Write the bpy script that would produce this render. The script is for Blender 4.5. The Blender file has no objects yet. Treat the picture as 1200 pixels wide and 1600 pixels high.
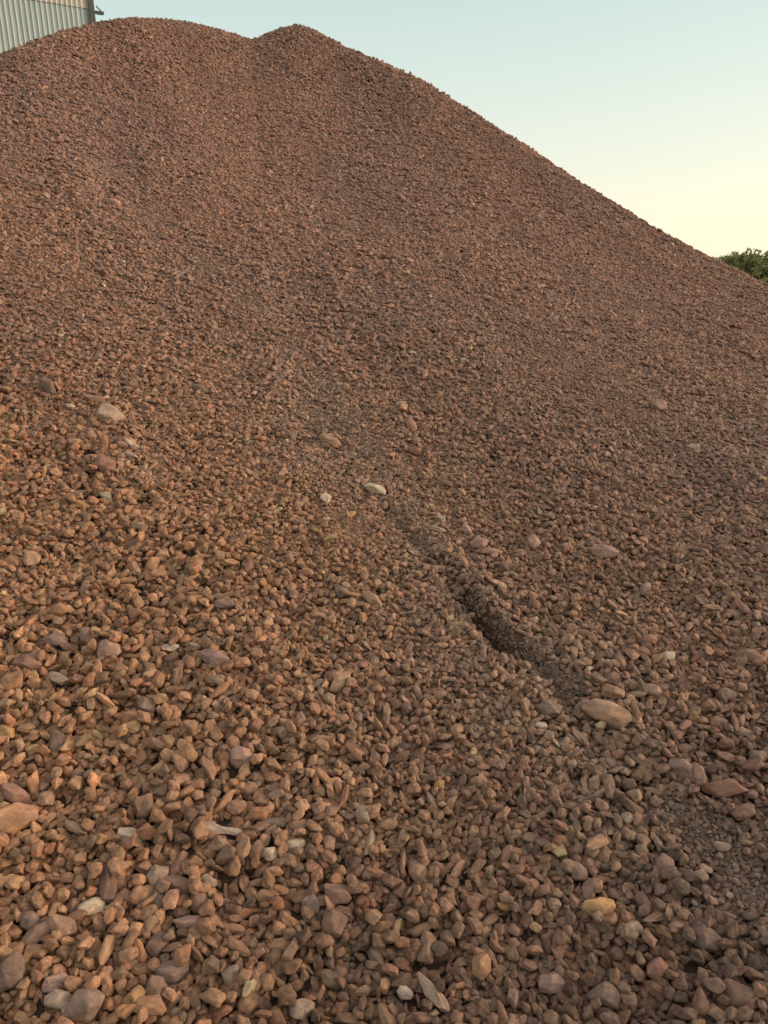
import bpy, math, random
import numpy as np
from mathutils import Matrix, Vector

rng = np.random.default_rng(11)
random.seed(11)
S = bpy.context.scene
COL = S.collection
R_ = math.radians

# ------------------------------------------------------------------ camera
F = 1186.0                      # focal length in pixels of the 1200 x 1600 photograph
CAM = np.array([0.0, 0.0, 1.5])
PITCH, ROLL = 15.0, -2.0
cd = bpy.data.cameras.new('camera')
cam = bpy.data.objects.new('camera', cd)
COL.objects.link(cam)
cd.sensor_fit = 'VERTICAL'
cd.sensor_height = 36.0
cd.lens = 36.0 * F / 1600.0
cd.clip_start = 0.05
cd.clip_end = 6000
MC = Matrix.Rotation(R_(90 - PITCH), 4, 'X') @ Matrix.Rotation(R_(ROLL), 4, 'Z')
cam.matrix_world = Matrix.Translation(Vector(CAM)) @ MC
S.camera = cam
RC = np.array(MC.to_3x3())

# ------------------------------------------------------------------ sky, sun, exposure
SUN_AZ, SUN_EL = 84.0, 11.0      # degrees right of the view direction, degrees up
w = bpy.data.worlds.new('World')
S.world = w
w.use_nodes = True
nt = w.node_tree
bg = nt.nodes['Background']
sky = nt.nodes.new('ShaderNodeTexSky')
sky.sky_type = 'NISHITA'
sky.sun_disc = False
sky.sun_elevation = R_(SUN_EL)
sky.sun_rotation = R_(SUN_AZ)
sky.air_density = 1.0
sky.dust_density = 2.2
sky.ozone_density = 0.6
tint = nt.nodes.new('ShaderNodeVectorMath'); tint.operation = 'MULTIPLY'
tint.inputs[1].default_value = (1.04, 1.07, 0.93)
nt.links.new(sky.outputs[0], tint.inputs[0])
nt.links.new(tint.outputs[0], bg.inputs[0])
bg.inputs[1].default_value = 0.15
# thin evening haze in the sky: pale cream low down, pale cyan higher up
bg2 = nt.nodes.new('ShaderNodeBackground'); geo = nt.nodes.new('ShaderNodeTexCoord'); sep = nt.nodes.new('ShaderNodeSeparateXYZ')
rmp = nt.nodes.new('ShaderNodeValToRGB'); mixs = nt.nodes.new('ShaderNodeMixShader')
nt.links.new(geo.outputs['Generated'], sep.inputs[0]); nt.links.new(sep.outputs[2], rmp.inputs[0])
el = rmp.color_ramp.elements
el[0].position = 0.0; el[0].color = (.47, .42, .34, 1)
el[1].position = 1.0; el[1].color = (.38, .37, .37, 1)  # sky overhead, out of view, brightened as added fill light
for p_, c_ in ((.07, (.475, .425, .325)), (.20, (.37, .39, .34)), (.36, (.262, .335, .322)), (.55, (.32, .36, .35))):
    e_ = el.new(p_); e_.color = (*c_, 1)
nt.links.new(rmp.outputs[0], bg2.inputs[0]); bg2.inputs[1].default_value = 1.0
mixs.inputs[0].default_value = 0.86
nt.links.new(bg.outputs[0], mixs.inputs[1]); nt.links.new(bg2.outputs[0], mixs.inputs[2])
nt.links.new(mixs.outputs[0], nt.nodes['World Output'].inputs[0])
ld = bpy.data.lights.new('sun', 'SUN')
ld.energy = 1.35
ld.angle = R_(22)
ld.color = (1.0, 0.80, 0.62)
sun = bpy.data.objects.new('sun', ld)
COL.objects.link(sun)
sd = Vector((math.sin(R_(SUN_AZ)) * math.cos(R_(SUN_EL)), math.cos(R_(SUN_AZ)) * math.cos(R_(SUN_EL)), math.sin(R_(SUN_EL))))
sun.rotation_euler = sd.to_track_quat('Z', 'Y').to_euler()
sun.location = sd * 30
S.view_settings.view_transform = 'Standard'
S.view_settings.look = 'None'
S.view_settings.gamma = 1
S.view_settings.exposure = 1.16
S.render.resolution_x, S.render.resolution_y = 768, 1024

# ------------------------------------------------------------------ helpers
def ray(px, py):
    px = np.asarray(px, float); py = np.asarray(py, float)
    d = np.stack([(px - 600) / F, -(py - 800) / F, -np.ones_like(px)], -1)
    d = d @ RC.T
    return d / np.linalg.norm(d, axis=-1, keepdims=True)

def norm(v):
    return v / np.maximum(np.linalg.norm(v, axis=-1, keepdims=True), 1e-9)

def mesh_from(name, V, Fc, mat=None, smooth=True):
    me = bpy.data.meshes.new(name)
    V = np.asarray(V, np.float32); Fc = np.asarray(Fc, np.int32)
    k = Fc.shape[1]
    me.vertices.add(len(V)); me.vertices.foreach_set('co', V.ravel())
    me.loops.add(Fc.size); me.loops.foreach_set('vertex_index', Fc.ravel())
    me.polygons.add(len(Fc)); me.polygons.foreach_set('loop_start', np.arange(0, Fc.size, k, dtype=np.int32))
    me.polygons.foreach_set('use_smooth', np.full(len(Fc), smooth))
    me.update(calc_edges=True)
    if mat: me.materials.append(mat)
    return me

def link(name, me, parent=None, loc=None):
    o = bpy.data.objects.new(name, me)
    COL.objects.link(o)
    if parent: o.parent = parent
    if loc is not None: o.location = loc
    return o

def tag(o, label=None, cat=None, group=None, kind=None):
    if label: o['label'] = label
    if cat: o['category'] = cat
    if group: o['group'] = group
    if kind: o['kind'] = kind
    return o

def new_mat(name, rough=0.9):
    m = bpy.data.materials.new(name); m.use_nodes = True
    n = m.node_tree; b = n.nodes['Principled BSDF']
    b.inputs['Roughness'].default_value = rough
    b.inputs['Specular IOR Level'].default_value = 0.25
    return m, n, b

def N(n, t, **kw):
    x = n.nodes.new(t)
    for k, v in kw.items(): setattr(x, k, v)
    return x

def noise(n, vec, scale, detail=4, rough=0.55):
    t = N(n, 'ShaderNodeTexNoise')
    t.inputs['Scale'].default_value = scale
    t.inputs['Detail'].default_value = detail
    t.inputs['Roughness'].default_value = rough
    if vec is not None: n.links.new(vec, t.inputs['Vector'])
    return t

def maprange(n, val, a, b, c, d):
    t = N(n, 'ShaderNodeMapRange')
    n.links.new(val, t.inputs[0])
    for i, x in enumerate((a, b, c, d)): t.inputs[i + 1].default_value = x
    return t.outputs[0]

# ------------------------------------------------------------------ materials
def stone_material(name, instanced):
    m, n, b = new_mat(name, 0.88)
    tc = N(n, 'ShaderNodeTexCoord')
    oi = N(n, 'ShaderNodeObjectInfo')
    off = N(n, 'ShaderNodeVectorMath', operation='SCALE')
    comb = N(n, 'ShaderNodeCombineXYZ')
    for i in range(3): n.links.new(oi.outputs['Random'], comb.inputs[i])
    n.links.new(comb.outputs[0], off.inputs[0]); off.inputs['Scale'].default_value = 37.0
    add = N(n, 'ShaderNodeVectorMath', operation='ADD')
    n.links.new(tc.outputs['Generated'], add.inputs[0]); n.links.new(off.outputs[0], add.inputs[1])
    vec = add.outputs[0]
    if instanced:
        at = N(n, 'ShaderNodeAttribute', attribute_type='INSTANCER', attribute_name='stone_col')
        base = at.outputs['Color']
    else:
        base = oi.outputs['Color']
    n1 = noise(n, vec, 2.2, 6, 0.65)
    n2 = noise(n, vec, 8.0, 5, 0.8)
    f1 = maprange(n, n1.outputs[0], 0.32, 0.68, 0.62, 1.34)
    f2 = maprange(n, n2.outputs[0], 0.3, 0.7, 0.72, 1.28)
    mul = N(n, 'ShaderNodeMath', operation='MULTIPLY')
    n.links.new(f1, mul.inputs[0]); n.links.new(f2, mul.inputs[1])
    vm = N(n, 'ShaderNodeVectorMath', operation='SCALE')
    n.links.new(base, vm.inputs[0]); n.links.new(mul.outputs[0], vm.inputs['Scale'])
    # patches of dried dust on some stones
    n3 = noise(n, vec, 2.6, 4, 0.65)
    mx = N(n, 'ShaderNodeMix', data_type='RGBA')
    n.links.new(maprange(n, n3.outputs[0], 0.48, 0.68, 0.0, 0.45), mx.inputs[0])
    n.links.new(vm.outputs[0], mx.inputs[6]); mx.inputs[7].default_value = (0.30, 0.19, 0.135, 1)
    n.links.new(mx.outputs[2], b.inputs['Base Color'])
    bp = N(n, 'ShaderNodeBump'); bp.inputs['Strength'].default_value = 0.9; bp.inputs['Distance'].default_value = 0.006
    nb = noise(n, vec, 4.5, 8, 0.75)
    n.links.new(nb.outputs[0], bp.inputs['Height']); n.links.new(bp.outputs[0], b.inputs['Normal'])
    return m

M_GRAVEL = stone_material('gravel_stone', True)
M_STONE = stone_material('single_stone', False)

def ground_material(name, c1, c2, c3, sc):
    m, n, b = new_mat(name, 0.95)
    tc = N(n, 'ShaderNodeTexCoord')
    a = noise(n, tc.outputs['Object'], sc, 8, 0.65)
    c = noise(n, tc.outputs['Object'], sc * 14, 6, 0.7)
    mx = N(n, 'ShaderNodeMix', data_type='RGBA'); mx.inputs[6].default_value = c1; mx.inputs[7].default_value = c2
    n.links.new(maprange(n, a.outputs[0], 0.35, 0.65, 0, 1), mx.inputs[0])
    m2 = N(n, 'ShaderNodeMix', data_type='RGBA'); m2.inputs[7].default_value = c3
    n.links.new(maprange(n, c.outputs[0], 0.45, 0.7, 0, 0.8), m2.inputs[0])
    n.links.new(mx.outputs[2], m2.inputs[6]); n.links.new(m2.outputs[2], b.inputs['Base Color'])
    bp = N(n, 'ShaderNodeBump'); bp.inputs['Strength'].default_value = 0.8; bp.inputs['Distance'].default_value = 0.01
    n.links.new(c.outputs[0], bp.inputs['Height']); n.links.new(bp.outputs[0], b.inputs['Normal'])
    return m
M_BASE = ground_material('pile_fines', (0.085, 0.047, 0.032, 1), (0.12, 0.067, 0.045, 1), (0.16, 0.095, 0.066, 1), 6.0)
M_GROUND = ground_material('yard_ground', (0.16, 0.12, 0.08, 1), (0.10, 0.11, 0.05, 1), (0.20, 0.17, 0.11, 1), 0.12)

# ------------------------------------------------------------------ terrain (height field of the pile)
def pix_az_el(x, y):
    d = ray(x, y)
    return np.degrees(np.arctan2(d[..., 0], d[..., 1])), d[..., 2] / np.hypot(d[..., 0], d[..., 1])

crest = [(-150, 118, 6.0), (0, 95, 6.3), (70, 66, 6.6), (145, 45, 7.0), (200, 34, 7.3), (260, 36, 7.4), (300, 42, 7.4), (350, 55, 7.5),
         (395, 70, 7.8), (430, 54, 8.1), (465, 43, 8.2), (500, 58, 8.1), (540, 80, 8.0), (600, 106, 7.8), (650, 127, 7.7), (700, 158, 7.6),
         (760, 196, 7.5), (830, 240, 7.4), (900, 288, 7.3), (960, 325, 7.2), (1020, 364, 7.1), (1100, 405, 7.0), (1150, 430, 6.9),
         (1200, 455, 6.8), (1300, 500, 6.7)]
crest = [(a, b, r * float(np.interp(a, [-150, 200, 600, 1300], [1.2, 1.14, 1.1, 1.06]))) for a, b, r in crest]
cx = np.array(crest, float)
AZ, EL = pix_az_el(cx[:, 0], cx[:, 1])
RR = cx[:, 2].copy()
ZC = 1.5 + EL * RR
AZ = np.concatenate([[-100, -75, -50], AZ, [45, 60, 80, 100]])
ZC = np.concatenate([[0.25, 1.3, 3.0], ZC, [0.85, 0.4, 0.12, 0.05]])
RR = np.concatenate([[5.4, 6.0, 6.8], RR, [6.4, 6.0, 5.6, 5.2]])
az_g = np.linspace(-100, 100, 2001)
zc_g = np.interp(az_g, AZ, ZC); rr_g = np.interp(az_g, AZ, RR)
def smooth(a, k):
    ker = np.exp(-0.5 * (np.arange(-3 * k, 3 * k + 1) / k) ** 2); ker /= ker.sum()
    return np.convolve(np.pad(a, 3 * k, mode='edge'), ker, 'valid')
zc_g = zc_g + 0.025; ztarget = zc_g.copy()
rr_g = smooth(rr_g, 60)
R0 = 0.85
def profile(r, zc, R, zs):
    t = (r - R0) / (R - R0)
    tt = np.maximum(t, 0)
    zc = zs + (zc - zs) * np.clip(tt, 0, 1) ** 8
    front = zc * (0.66 * tt + 0.34 * tt * tt)
    front = np.where(t < 0, 0.0, front)
    back = zc - 0.62 * (r - R)
    k = 0.35
    h = np.clip(0.5 + 0.5 * (back - front) / k, 0, 1)
    return back * (1 - h) + front * h - k * h * (1 - h)
# crest height corrected until the skyline of the height field is the wanted one
etarget = (ztarget - 1.5) / np.interp(az_g, AZ, RR)
zc_g = 1.5 + (zc_g - 1.5) * rr_g / np.interp(az_g, AZ, RR)
zs_g = smooth(zc_g, 95)
rs = np.linspace(3.5, 11, 300)
for _ in range(6):
    P = profile(rs[None, :], zc_g[:, None], rr_g[:, None], zs_g[:, None])
    e = ((P - 1.5) / rs[None, :]).max(1)
    zc_g = zc_g + np.where(np.abs(az_g) < 40, (etarget - e) * rr_g, 0)
zc_g = smooth(zc_g, 3)

_tab = rng.random((64, 64))
def vnoise(x, y):
    xi = np.floor(x).astype(int); yi = np.floor(y).astype(int)
    fx = x - xi; fy = y - yi
    fx = fx * fx * (3 - 2 * fx); fy = fy * fy * (3 - 2 * fy)
    g = lambda i, j: _tab[i % 64, j % 64]
    return (g(xi, yi) * (1 - fx) + g(xi + 1, yi) * fx) * (1 - fy) + (g(xi, yi + 1) * (1 - fx) + g(xi + 1, yi + 1) * fx) * fy - 0.5

def h0(x, y):
    az = np.degrees(np.arctan2(x, y)); r = np.hypot(x, y)
    zc = np.interp(az, az_g, zc_g); R = np.interp(az, az_g, rr_g)
    z = profile(r, zc, R, np.interp(az, az_g, zs_g))
    z = np.where(np.abs(az) > 100, 0.0, z)
    fade = np.clip((R - r) / 1.2, 0, 1) * np.clip((r - 0.7) / 0.6, 0, 1)
    z = z + fade * (0.045 * vnoise(x * 0.8 + 3, y * 0.8 + 9) + 0.022 * vnoise(x * 2.3 + 31, y * 2.3) + 0.014 * vnoise(x * 6.1, y * 6.1 + 5))
    return np.maximum(z, -0.12)

def hit(px, py, hf, tmax=14.0):
    d = ray(px, py)
    t = np.full(d.shape[:-1], 0.8); done = np.zeros(t.shape, bool)
    while True:
        p = CAM + d * t[..., None]
        below = p[..., 2] < hf(p[..., 0], p[..., 1])
        done |= below
        if done.all() or t.max() > tmax: break
        t = np.where(done, t, t + 0.01)
    return CAM + d * t[..., None], t

# the slip gully, traced down the slope
gpx = np.array([(470, 620), (520, 700), (580, 770), (640, 835), (700, 900), (740, 950), (775, 995), (830, 1030), (880, 1080), (930, 1150),
                (1000, 1240), (1080, 1330), (1200, 1450)], float)
gdep = np.array([0.0, 0.005, 0.010, 0.020, 0.030, 0.090, 0.100, 0.034, 0.026, 0.020, 0.010, 0.005, 0.0])
gwid = np.array([0.10, 0.09, 0.06, 0.035, 0.030, 0.028, 0.029, 0.034, 0.045, 0.06, 0.08, 0.10, 0.10])
GP, _t = hit(gpx[:, 0], gpx[:, 1], h0)
def gully(x, y):
    best = np.full(x.shape, 1e9); dep = np.zeros(x.shape); wid = np.ones(x.shape); sg = np.ones(x.shape)
    for i in range(len(GP) - 1):
        a = GP[i, :2]; b = GP[i + 1, :2]; ab = b - a
        t = np.clip(((x - a[0]) * ab[0] + (y - a[1]) * ab[1]) / (ab @ ab), 0, 1)
        dx = x - a[0] - t * ab[0]; dy = y - a[1] - t * ab[1]
        d = np.hypot(dx, dy); m = d < best
        best = np.where(m, d, best)
        dep = np.where(m, gdep[i] * (1 - t) + gdep[i + 1] * t, dep)
        wid = np.where(m, gwid[i] * (1 - t) + gwid[i + 1] * t, wid)
        s = np.sign(ab[0] * dy - ab[1] * dx)
        sg = np.where(m, s, sg)          # + on the upper right bank
    return best, dep, wid, sg
def hz(x, y):
    x = np.asarray(x, float); y = np.asarray(y, float)
    z = h0(x, y)
    d, dep, wid, sg = gully(x, y)
    sc = 2.0
    inner = np.exp(-(d / wid) ** 2)
    bank = np.where(sg > 0, np.exp(-((d - wid * 1.7) / (wid * 1.1)) ** 2), 0) * 0.55 * dep   # raised lip uphill
    broad = -0.015 * np.exp(-(d / 0.5) ** 2) * np.clip(dep / 0.04, 0, 1)
    return z - dep * inner + bank + broad
def normal(x, y, e=0.03):
    gx = (hz(x + e, y) - hz(x - e, y)) / (2 * e); gy = (hz(x, y + e) - hz(x, y - e)) / (2 * e)
    return norm(np.stack([-gx, -gy, np.ones_like(gx)], -1))

# terrain sheet in rings about the foot of the slope
azs = np.radians(np.concatenate([np.linspace(-100, -40, 61)[:-1], np.linspace(-40, 40, 641), np.linspace(40, 100, 61)[1:]]))
rads = np.concatenate([np.linspace(0.02, 1.0, 12)[:-1], 1.0 * (11.5 / 1.0) ** np.linspace(0, 1, 420)])
A, Rg = np.meshgrid(azs, rads, indexing='ij')
X = Rg * np.sin(A); Y = Rg * np.cos(A); Z = hz(X, Y) - 0.004
na, nr = A.shape
idx = np.arange(na * nr).reshape(na, nr)
Fq = np.stack([idx[:-1, :-1], idx[:-1, 1:], idx[1:, 1:], idx[1:, :-1]], -1).reshape(-1, 4)[:, ::-1]
o = link('terrain', mesh_from('terrain', np.stack([X, Y, Z], -1).reshape(-1, 3), Fq, M_BASE))
tag(o, 'bare brown fines of the sloping heap showing between the stones', kind='structure')
# flat ground to the horizon
ga = np.radians(np.arange(0, 360, 5)); gr = [0, 12, 60, 400, 4000]
V = [(0, 0, -0.03)] + [(r * math.cos(a), r * math.sin(a), -0.03) for r in gr[1:] for a in ga]
Fg = []
n_ = len(ga)
for j in range(n_): Fg.append((0, 1 + j, 1 + (j + 1) % n_, 1 + (j + 1) % n_))
Fg3 = [(0, 1 + j, 1 + (j + 1) % n_) for j in range(n_)]
for k in range(3):
    for j in range(n_):
        a = 1 + k * n_ + j; b = 1 + k * n_ + (j + 1) % n_
        Fg3 += [(a, a + n_, b + n_), (a, b + n_, b)]
o = link('ground', mesh_from('ground', V, Fg3, M_GROUND))
tag(o, 'flat yard ground around the heap, dusty with thin grass', kind='structure')

# ------------------------------------------------------------------ stone shapes
def icosphere(sub):
    import bmesh
    bm = bmesh.new(); bmesh.ops.create_icosphere(bm, subdivisions=sub, radius=1.0)
    V = np.array([v.co[:] for v in bm.verts]); Fc = np.array([[v.index for v in f.verts] for f in bm.faces]); bm.free()
    return norm(V), Fc
ICO3, ICOF3 = icosphere(4)
ICO4, ICOF4 = icosphere(5)
def stone_shape(seed, ax=(1.2, 1.0, 0.72), k=16, nplanes=None, fine=False, bone=False, rough=0.03):
    g = np.random.default_rng(seed)
    D, Fc = (ICO4, ICOF4) if fine else (ICO3, ICOF3)
    npl = nplanes or g.integers(9, 16)
    n = norm(g.normal(size=(npl * 6, 3)))
    keep = [n[0]]
    for q in n[1:]:                                   # well-spread facet directions
        if len(keep) >= npl: break
        if max(float(q @ p) for p in keep) < math.cos(0.50): keep.append(q)
    n = np.array(keep)
    n = np.concatenate([n, np.array([[1, 0, 0], [-1, 0, 0], [0, 1, 0], [0, -1, 0], [0, 0, 1], [0, 0, -1]]) + g.normal(scale=.25, size=(6, 3))])
    n = norm(n)
    p = g.uniform(0.72, 1.0, len(n)); p[-6:] = g.uniform(0.94, 1.15, 6)
    q = np.maximum(D @ n.T, 0) / p
    r = (q ** k).sum(1) ** (-1.0 / k)
    ph = g.uniform(0, 6.28, (6, 3)); fr = norm(g.normal(size=(6, 3))) * g.uniform(2, 7, (6, 1))
    for i in range(6): r = r * (1 + rough * 0.5 * np.sin(D @ fr[i] * 1.0 + ph[i, 0]))
    V = D * r[:, None]
    if bone:
        s = 0.55 + 0.75 * (V[:, :1] ** 2); V = np.concatenate([V[:, :1], V[:, 1:] * s], 1); V[:, 1] += 0.35 * np.sin(V[:, 0] * 2.2)
    V = V * np.array(ax)
    return V, Fc

def frame(nz, long_):
    """rotation matrices (…,3,3) with local z along nz and local x near long_"""
    zx = norm(nz); xx = long_ - (long_ * zx).sum(-1, keepdims=True) * zx; xx = norm(xx)
    yy = np.cross(zx, xx)
    return np.stack([xx, yy, zx], -1)

# ------------------------------------------------------------------ stones that can be picked out of the photograph
C = dict(tan=(.44, .25, .155), cream=(.72, .53, .36), yellow=(.60, .36, .17), ochre=(.54, .29, .11), orange=(.46, .225, .11), pink=(.42, .24, .185),
         red=(.34, .155, .105), brown=(.27, .15, .10), dark=(.15, .095, .075), grey=(.27, .175, .132), mauve=(.27, .16, .13), pale=(.46, .31, .22),
         white=(.66, .50, .37), green=(.44, .33, .21))
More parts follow.
